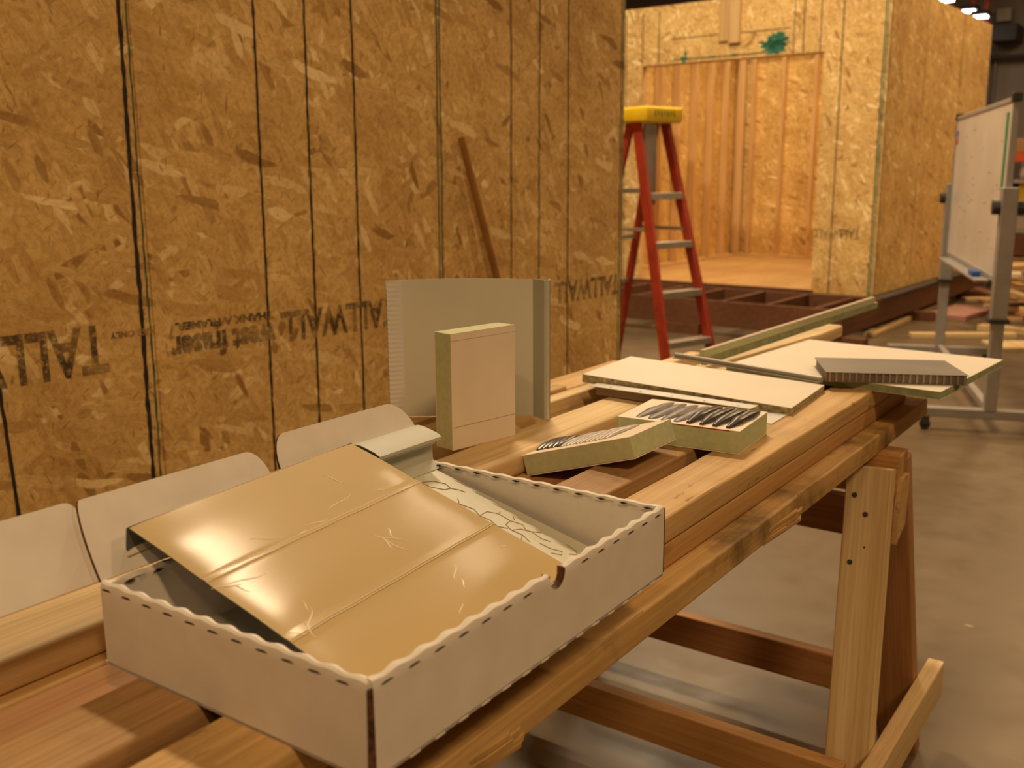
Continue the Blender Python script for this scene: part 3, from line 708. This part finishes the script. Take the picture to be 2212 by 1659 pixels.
g = MB(); g.box((BW-.004, BL_-.004, 0), (BW-.0006, BL_+.0008, BH-.004), M['kraft']); g.build('corner_gap', box)
# standing lid flaps: rounded cards hinged along the back rim
def flap(y0, y1, hgt, tilt, base, rr0, rr1, thick=.0038, curl=.0):
    X = frame(Vector(base), (0, 1, 0), (-math.sin(tilt), 0, math.cos(tilt)))   # local x along box length, y up the flap, z = normal
    pts = [(y0, 0, 0)]
    nseg = 10
    if rr0: pts += [(y0+rr0[0]*(1-math.cos(g_*PI/2/nseg)), hgt-rr0[1]+rr0[1]*math.sin(g_*PI/2/nseg), 0) for g_ in range(nseg+1)]
    else: pts += [(y0, hgt, 0)]
    if rr1: pts += [(y1-rr1[0]+rr1[0]*math.sin(g_*PI/2/nseg), hgt-rr1[1]+rr1[1]*math.cos(g_*PI/2/nseg), 0) for g_ in range(nseg+1)]
    else: pts += [(y1, hgt, 0)]
    pts += [(y1, 0, 0)]
    g = MB(); g.prism([Vector(p) for p in pts], (0, 0, thick), M['card'], M['kraft'], X); return g
g = flap(.002, .232, .080, math.radians(30), (-.002, 0, BH-.004), (.010, .07), (.022, .034)); g.build('lid_flap', box)
g = flap(.246, .480, .089, math.radians(27), (-.002, 0, BH-.004), (.022, .04), (.040, .05)); g.build('lid_flap', box)
g = flap(-.30, .010, .081, math.radians(30), (-.0085, 0, BH-.006), None, (.012, .014)); g.build('lid_flap', box)

# ------------------------------------------------------------------ folded metal sheets in the box
def rel(p): return Vector((p[0], p[1], p[2]+H))
GA, GB, GC = Vector((-.8206, .5248, -.325)), Vector((-.838, .844, -.317)), Vector((-.7188, .5316, -.358))
GX = frame(rel(GA), GB-GA, GC-GA)            # x along the back edge, y down the slope, z: check sign
if GX.col[2].z < 0: pass
sgn = 1 if GX.col[2].z > 0 else -1
gt = thing('gold_metal_sheet', 'folded gold coated metal sheet lying tilted across the white box', 'metal sheet', mtx=GX)
nx, ny_ = 60, 66; LN, DP = .320, .320
g = MB(); vs = []
def gz(x, y):
    e = 0
    dx_ = min(x, LN-x); e += -.0008*math.exp(-dx_/.012)        # the ends dip a little
    for yf in (.1077, .2153): e += .0011*math.exp(-((y-yf)/.0028)**2)
    for k_ in range(3): 
        c = .0555+.111*k_; e += .00012*math.cos((y-c)/.111*2*PI)
    e += .0003*noise.noise((x*12, y*12, 1))
    return e*sgn
for layer in (0, 1):
    for i in range(nx+1):
        for j in range(ny_+1):
            x, y = LN*i/nx, DP*j/ny_; vs.append((x, y, gz(x, y)-sgn*.0012*layer))
fs = []; fb = []
off = (nx+1)*(ny_+1)
for i in range(nx):
    for j in range(ny_):
        q_ = [i*(ny_+1)+j, i*(ny_+1)+j+1, (i+1)*(ny_+1)+j+1, (i+1)*(ny_+1)+j]
        fs.append(q_); fb.append([off+k_ for k_ in q_][::-1])
g.add(vs, fs, M['gold'])
o_ = len(g.v)-len(vs); i_ = g.mat(M['gold_back'])
for f_ in fb: g.f.append(f_); g.mi.append(i_)
for i in range(nx):
    for (a, b_) in ((i*(ny_+1), (i+1)*(ny_+1)), (i*(ny_+1)+ny_, (i+1)*(ny_+1)+ny_)): g.f.append([a, b_, off+b_, off+a]); g.mi.append(i_)
for j in range(ny_):
    for (a, b_) in ((j, j+1), (nx*(ny_+1)+j, nx*(ny_+1)+j+1)): g.f.append([a, b_, off+b_, off+a]); g.mi.append(i_)
g.build('face_plate', gt, True)
g = MB(); g.sweep([(0, .002, -sgn*.001), (0, -.001, -sgn*.004), (0, .002, -sgn*.026), (0, .006, -sgn*.031)], (0, 0, 0), (LN, 0, 0), M['gold_back'], .0012); g.build('back_flange', gt)
g = MB(); g.sweep([(0, .008, -sgn*.031), (0, -.004, -sgn*.032), (0, -.022, -sgn*.027)], (-.002, 0, 0), (LN, 0, 0), M['gold'], .0010); g.build('outer_lip', gt)
g = MB()
for yf in (.1055, .1100, .2140, .2165):
    g.tube([(x/30*LN, yf+.0003*math.sin(x), gz(x/30*LN, yf)+sgn*.0002) for x in range(31)], .00035, M['film'], 5)
g.build('film_seam', gt)
random.seed(11)
def crease(cx, cy, ang, ln, wv, r=.0005):
    pts = []
    for k_ in range(13):
        t = k_/12-.5; x = cx+math.cos(ang)*ln*t-math.sin(ang)*wv*math.sin(t*5); y = cy+math.sin(ang)*ln*t+math.cos(ang)*wv*math.sin(t*5)
        pts.append((x, y, gz(x, y)+sgn*.0001))
    return pts, [r*(.15+math.sin(PI*k_/12)) for k_ in range(13)]
g = MB()
for args in [(.190, .168, 1.25, .040, .003), (.197, .165, 1.05, .035, -.003), (.186, .172, 1.7, .025, .002), (.205, .158, 1.9, .018, .002), (.192, .182, .9, .022, .002),
             (.035, .205, 2.2, .040, .004), (.024, .215, 1.6, .028, .003), (.012, .212, .6, .020, .002), (.045, .190, 1.9, .018, .001), (.030, .128, .10, .05, .003),
             (.010, .125, .3, .03, .002), (.018, .136, 1.2, .018, .001), (.205, .086, 2.9, .05, .002), (.155, .100, .1, .03, .001), (.13, .104, -.1, .012, 0), (.265, .095, .2, .02, .001),
             (.205, .245, 2.4, .030, .002), (.196, .262, 2.2, .016, .001), (.160, .285, 2.6, .02, .001), (.235, .050, 1.2, .03, .002), (.09, .09, .5, .03, .001), (.29, .25, .3, .012, 0)]:
    pts, rs = crease(*args); g = MB(); g.tube(pts, 0, M['film'], 6, rs=rs); g.build('film_crease', gt, True)

# grey sheet below it
g2 = thing('grey_metal_sheet', 'pale grey green folded sheet with dried glue scribbles under the gold one', 'metal sheet',
           mtx=frame(rel((-.806, .960, -.374)), (.966, -.018, -.222), (0, -1, 0)))
# local x down the slope, y towards -Y (into the box), z up?
s2 = 1 if g2.matrix_world.col[2].z > 0 else -1
g = MB(); g.box((0, 0, -.0007), (.300, .33, .0007), M['grey_sheet'], .0003); g.build('face_plate', g2)
g = MB(); I_ = g2.matrix_world.inverted()
g.sweep([I_ @ rel((x, .968, z)) for x, z in ((-.800, -.3735), (-.813, -.3640), (-.814, -.3450), (-.806, -.3390), (-.798, -.3350), (-.7975, -.3310), (-.806, -.3270), (-.820, -.3235), (-.829, -.3215), (-.838, -.3215), (-.848, -.3245))],
        (0, 0, 0), I_.to_3x3() @ Vector((0, -.117, 0)), M['grey_film'], .0010); g.build('back_channel', g2, True)
g = MB()
def scrib(pts, m_, r=.0007): g.tube([(x, y, s2*.0009) for x, y in pts], r, m_, 5)
def loc2(px, py): return px, py
for pts in [[(.020, .045), (.026, .030), (.040, .022), (.052, .026), (.050, .036), (.034, .046), (.022, .047)], [(.052, .026), (.062, .020), (.070, .018)],
            [(.085, .050), (.105, .045), (.120, .052), (.135, .050)], [(.120, .052), (.118, .036), (.130, .028), (.128, .022)], [(.135, .050), (.150, .055), (.160, .048)],
            [(.130, .028), (.150, .030), (.165, .025), (.175, .032)], [(.150, .030), (.152, .042), (.165, .048), (.180, .046), (.195, .052)], [(.165, .048), (.170, .036), (.182, .030), (.190, .022)],
            [(.182, .030), (.200, .034), (.210, .030)], [(.180, .046), (.188, .060), (.180, .072), (.186, .085)], [(.188, .060), (.205, .066), (.215, .060)],
            [(.100, .062), (.112, .070), (.120, .082)], [(.090, .070), (.100, .082), (.112, .088)], [(.205, .045), (.220, .044), (.232, .038), (.236, .046), (.226, .052)],
            [(.140, .066), (.152, .074), (.166, .070)], [(.225, .020), (.240, .022), (.248, .030), (.240, .036)]]:
    scrib(pts, M['scribble'])
scrib([(.075, .040), (.082, .046), (.088, .056)], M['scribble_dark'], .0006); scrib([(.145, .018), (.152, .024)], M['scribble_dark'], .0006)
g.build('glue_scribble', g2)

# ------------------------------------------------------------------ standing grey pan and foam block
pan = thing('grey_metal_pan', 'grey folded metal sheet standing upright behind the box', 'metal sheet', mtx=frame(P(-1.249, 1.362, -.449), (.816, .577, 0), (-.577, .816, 0)))
g = MB(); nseg = 14; vs = []
W_, Hh = .300, .262
def bow(x): return .006*math.sin(PI*x/W_)
top = [(W_*i/nseg, -bow(W_*i/nseg)*0+.012, Hh-.004+.004*math.sin(PI*i/nseg)) for i in range(nseg+1)]
out = [(W_*i/nseg, .012, .006*0) for i in range(nseg+1)]
g.prism([Vector(p) for p in out]+[Vector(p) for p in top[::-1]], (0, .0012, 0), M['grey_sheet']); g.build('back_plate', pan)
g = MB()
n = 60
vs = []
for i in range(n+1):
    z = Hh*i/n-.002; vs += [(.004+.0005*math.cos(i*PI), -.012, z), (.0045, -.010, z), (.030, .0119, z), (.031, .0131, z)]
g.add(vs, [(4*i+a, 4*i+b_, 4*i+4+b_, 4*i+4+a) for i in range(n) for a, b_ in ((0, 1), (1, 2), (2, 3), (3, 0))]+[(0, 1, 2, 3), (4*n, 4*n+1, 4*n+2, 4*n+3)], M['white_trim']); g.build('left_flange', pan)
g = MB(); g.prism([(W_-.028, .012, 0), (W_-.008, -.022, 0), (W_-.003, -.024, 0), (W_+.002, -.018, 0), (W_+.002, .006, 0), (W_+.0005, .006, 0), (W_+.0005, -.017, 0), (W_-.004, -.0222, 0), (W_-.007, -.0205, 0), (W_-.026, .0125, 0)][::-1], (0, 0, Hh-.001), M['grey_film']); g.build('right_flange', pan)
g = MB(); g.box((W_+.0021, -.016, 0), (W_+.0035, .010, Hh-.002), M['brown_trim']); g.build('edge_lip', pan)

fb = thing('foam_block', 'green foam block with cream faces standing upright before the grey sheet', 'foam block', mtx=frame(P(-1.008, 1.252, -.4495), (.18, .984, 0), (-.984, .18, 0)))
g = MB(); g.box((0, .0012, 0), (.146, .040, .196), M['foam'], .0006); g.build('foam_core', fb)
g = MB(); g.box((0, 0, -.0003), (.146, .0012, .1965), M['facer']); g.box((0, -.0003, .038), (.146, 0, .0386), M['brown_trim']); g.box((0, -.0003, .184), (.146, 0, .1843), M['brown_trim']); g.build('front_facer', fb)
g = MB(); g.box((0, .040, 0), (.146, .0412, .196), M['facer']); g.build('back_facer', fb)

# ------------------------------------------------------------------ foam samples with sealant
def bead(g, p, q, r, mat, seed, flat=.6, n=14):
    p, q = Vector(p), Vector(q); ax = (q-p); ln = ax.length; ax.normalize(); sd = ax.cross(Vector((0, 0, 1))).normalized(); K = 10; vs = []
    for i in range(n+1):
        t = i/n; rr = r*(math.sin(PI*min(max(t, .02), .98))**.35)*(1+.22*noise.noise((seed, t*5, 0)))
        c = p+ax*ln*t+sd*.0016*noise.noise((seed+3, t*3, 1))
        for j in range(K):
            a = 2*PI*j/K; vs.append(c+sd*math.cos(a)*rr+Vector((0, 0, 1))*(math.sin(a)*rr*flat+rr*flat*.7))
    fs = [(i*K+j, i*K+(j+1) % K, (i+1)*K+(j+1) % K, (i+1)*K+j) for i in range(n) for j in range(K)]+[tuple(range(K))[::-1], tuple(n*K+j for j in range(K))]
    g.add(vs, fs, mat)
def foam_sample(label, X, Lx, Wy, T, beads):
    t = thing('foam_block', label, 'foam block', mtx=X, group='foam blocks with sealant beads')
    g = MB(); g.box((0, 0, .0015), (Lx, Wy, T-.0015), M['foam'], .001); g.build('foam_core', t)
    g = MB(); g.box((0, 0, T-.0015), (Lx, Wy, T), M['facer'], .0003); g.build('top_facer', t)
    g = MB(); g.box((0, 0, 0), (Lx, Wy, .0015), M['facer'], .0003); g.build('bottom_facer', t)
    for i, (x, dx, y0, y1, r, mt, fl) in enumerate(beads):
        g = MB(); bead(g, (x, y0, T-.001), (x+dx, y1, T-.001), r, M[mt], i*2.7+x*50, fl); o = g.build('sealant_bead', t, True)
    return t
X1 = frame(P(-.821, 1.474, -.4495), (.216, .018, 0), (-.02, .2, 0))
f1 = foam_sample('green foam block with eight dark sealant beads, lying flat below the white panel', X1, .217, .155, .0395,
    [(.034+i*.0228, .012, .010, .142, .0118 if i < 4 else .0100, 'sealant_grey' if i < 4 else 'sealant', .30 if i < 4 else .80) for i in range(8)])
g = MB(); g.box((.085, -.0004, .0375), (.20, .0, .0392), M['red']); g.build('red_mark', f1)
s_ = .93
def sc2(p): return Vector((p[0]*s_, p[1]*s_, p[2]*s_+H))
X2 = frame(sc2((-.964, 1.407, -.526)), Vector((-.748, 1.406, -.459))-Vector((-.964, 1.407, -.526)), (0, 1, 0))
f2 = foam_sample('green foam block leaning at a slant on the boards, its beads half covered by film', X2, .2105, .138, .0355,
    [(.012+i*.0105, .0, .030, .120-i*.004, .0075, 'sealant', .8) for i in range(5)]+[(.066+i*.0095, .006, .022+.002*(i % 2), .125, .0055, 'sealant_film', .8) for i in range(10)])

# ------------------------------------------------------------------ panels on the far half
def flat_panel(name, label, X, Lx, Wy, T, edge, top='cream', cat='panel'):
    t = thing(name, label, cat, mtx=X)
    g = MB(); g.box((0, 0, .0008), (Lx, Wy, T-.0008), M[edge], .0006); g.build('core', t)
    g = MB(); g.box((0, 0, T-.0008), (Lx, Wy, T), M[top], .0002); g.build('top_facer', t)
    g = MB(); g.box((0, 0, 0), (Lx, Wy, .0008), M['facer'], .0002); g.build('bottom_facer', t)
    return t
TA = .018
XA = frame(P(-1.075, 1.775, -.4135-TA), (.442, .030, -.022), (-.019, .241, 0))
flat_panel('cream_panel', 'long cream faced panel lying across the boards behind the sealant beads', XA, .445, .242, TA, 'board_edge')
XB = frame(P(-.905, 2.136, -.4495), (.468, -.040, .0), (.03, .45, 0))
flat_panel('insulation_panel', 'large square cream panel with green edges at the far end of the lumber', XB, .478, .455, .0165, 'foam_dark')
# angle channel, light strip and rod under the long panel
ch = thing('metal_channel', 'brown and white folded metal channel just in front of the long cream panel', 'channel', mtx=frame(P(-1.030, 1.745, -.4495), (.360, -.030, .004), (0, 1, 0)))
g = MB(); g.box((0, .010, 0), (.352, .0115, .020), M['brown_trim']); g.build('web', ch)
g = MB(); g.box((-.008, -.004, .0200), (.356, .030, .0212), M['white_trim'], .0003)
for k in range(5): g.tube([(.04+k*.072, .006, .0212), (.04+k*.072, .006, .0216)], .0028, M['brown_trim'], 10)
g.build('top_flange', ch)
g = MB(); g.box((0, .010, 0), (.352, .04, .0012), M['brown_trim']); g.build('foot_flange', ch)
g = MB(); g.box((0, 0, 0), (.10, .10, .0012), M['white_trim']); o = tag(g.build('metal_offcut'), 'small white metal sheet peeking out beside the sealant block', 'metal sheet'); place(o, frame(P(-.735, 1.715, -.4495), (1, .02, 0), (0, 1, 0)))
g = MB(); g.tube([(0, 0, 0), (.385, 0, 0)], .0062, M['grey_trim'], 14); g.box((0, -.012, -.006), (.385, -.001, -.004), M['grey_trim']); o = tag(g.build('grey_rod', smooth=True), 'thin grey rounded trim strip behind the long cream panel', 'trim strip'); place(o, frame(P(-1.035, 2.137, -.4235), (.385, -.078, -.004), (0, 1, 0)))
# honeycomb panel
HX = frame(P(-.652, 2.068, -.4325), (.257, .121, 0), (-.12, .257, 0))
hc = thing('honeycomb_panel', 'grey aluminium honeycomb panel with slanted ends on the square cream panel', 'panel', mtx=HX)
def quad(z): return [Vector((0, 0, z)), Vector((.284, 0, z)), Vector((.276, .174, z)), Vector((-.004, .174, z))]
g = MB(); g.prism(quad(.0195), (0, 0, .0012), M['alu']); g.build('top_skin', hc)
g = MB(); g.prism(quad(0), (0, 0, .0012), M['alu']); g.build('bottom_skin', hc)
g = MB(); g.prism([Vector((.003, .003, .0012)), Vector((.280, .003, .0012)), Vector((.272, .171, .0012)), Vector((.0, .171, .0012))], (0, 0, .0183), M['alu_dark'])
for k in range(21): x = .006+k*.0134; g.box((x, .0003, .0012), (x+.004, .0032, .0195), M['alu_cell'])
for k in range(12): y = .006+k*.0128; g.box((-.0006, y, .0012), (.002, y+.004, .0195), M['alu_cell'])
g.build('honeycomb_core', hc)
# long narrow laminated strips
p = P(-.962, 2.150, -.4430); d_ = P(-.868, 3.235, -.4200)-p; X = frame(p, d_, (-1, 0, 0)); up = 1 if X.col[2].z > 0 else -1
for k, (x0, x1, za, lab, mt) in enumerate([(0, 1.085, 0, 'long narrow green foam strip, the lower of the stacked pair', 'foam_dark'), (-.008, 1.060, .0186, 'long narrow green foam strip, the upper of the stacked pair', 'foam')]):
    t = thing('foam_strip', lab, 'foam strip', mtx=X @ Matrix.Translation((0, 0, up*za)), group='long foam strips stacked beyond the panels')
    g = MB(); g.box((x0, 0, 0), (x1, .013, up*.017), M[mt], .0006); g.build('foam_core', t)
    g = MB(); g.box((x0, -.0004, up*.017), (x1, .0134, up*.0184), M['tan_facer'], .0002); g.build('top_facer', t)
# ------------------------------------------------------------------ handle leaning on the OSB wall
g = MB(); p0 = -NN*2.705+U*3.335; 
a_ = Vector((-2.43, 3.084, .139+H)); b_ = Vector((-2.355, 3.52, .02)); 
bt = Vector((-2.415, 3.248, -.409+H)); dr = (bt-a_).normalized(); b_ = a_+dr*((a_.z-.03)/-dr.z)
g.tube([a_+NN*.018, b_+NN*.10], .0155, M['handle'], 16, rs=[.0135, .0165]); tag(g.build('broom_handle', smooth=True), 'brown wooden tool handle leaning on the strand board wall', 'handle')

# ------------------------------------------------------------------ scrap wood on the floor
random.seed(21)
g = MB(); g.beam((-2.32, 8.45, .02), (-2.34, 11.6, .02), .09, .038, M['pine'], bev=.003); tag(g.build('floor_timber'), 'long pale timber lying on the floor along the deck frame', 'timber')
def scrap(label, x, y, z, ln, wd, th, rz, mt, group=None, tilt=0, name='scrap_board'):
    g = MB(); g.box((-wd/2, -ln/2, 0), (wd/2, ln/2, th), M[mt], .003); o = tag(g.build(name), label, 'scrap wood' if name == 'scrap_board' else 'foam board', group)
    o.location = (x, y, z); o.rotation_euler = (tilt, 0, rz); return o
scrap('pink foam board lying flat on the floor left of the scrap pile', -1.98, 10.25, 0, .80, .38, .05, -.15, 'pink', name='foam_board')
scrap('pale triangular offcut lying alone in front of the scrap pile', -1.22, 8.55, 0, .35, .42, .03, .5, 'pine')
scrap('pale board end pointing left at the front of the scrap pile', -1.68, 8.85, 0, .85, .09, .04, -1.0, 'pine')
scrap('long pale board across the front of the scrap pile', -1.15, 9.32, .0, 1.0, .14, .05, 1.45, 'pine')
GP = 'boards heaped in the far scrap pile'
mts = ['pine', 'pine_warm', 'pine_red', 'stud', 'dark_timber', 'pine', 'facer', 'pine_grey']
placed = [(-2.3, -1.72, 9.8, 10.7, .052), (-2.1, -1.1, 8.55, 9.15, .042), (-1.75, -.6, 9.22, 9.42, .052)]
for k in range(48):
    x = random.uniform(-1.62, -.95); y = random.uniform(9.35, 11.2); ln = random.uniform(.3, .9); wd = random.choice([.05, .09, .14]); th = random.choice([.02, .038]); rz = random.uniform(-1.5, 1.5)
    hx = (abs(math.sin(rz))*ln+abs(math.cos(rz))*wd)/2; hy = (abs(math.cos(rz))*ln+abs(math.sin(rz))*wd)/2
    z = max([0]+[t for a, b_, c, d_, t in placed if a < x+hx and b_ > x-hx and c < y+hy and d_ > y-hy])
    placed.append((x-hx, x+hx, y-hy, y+hy, z+th+.001))
    scrap('scrap board heaped in the pile on the floor at the far right', x, y, z+.0005, ln, wd, th, rz, mts[k % 8], GP)
for k in range(5):
    scrap('board stacked flat on the floor behind the whiteboard stand', -1.75+.16*k, 11.75-.05*k, .001, 1.1, .10, .038, -.9+.05*k, 'pine_warm' if k % 2 else 'pine', 'flat boards behind the whiteboard')
pc = thing('slatted_cart', 'dark slatted stack cut off by the right edge of the picture', 'cart', (-.50, 6.35, 0), .2)
for k in range(7):
    g = MB(); g.box((-.25, -.3, .06+k*.075), (.25, .3, .06+k*.075+.04), M['steel'] if k < 6 else M['grey_trim'], .004); g.build('slat', pc)
for x in (-.2, .2):
    g = MB(); g.box((x-.02, -.28, .0), (x+.02, .28, .51), M['dark_timber'], .003); g.build('upright', pc)
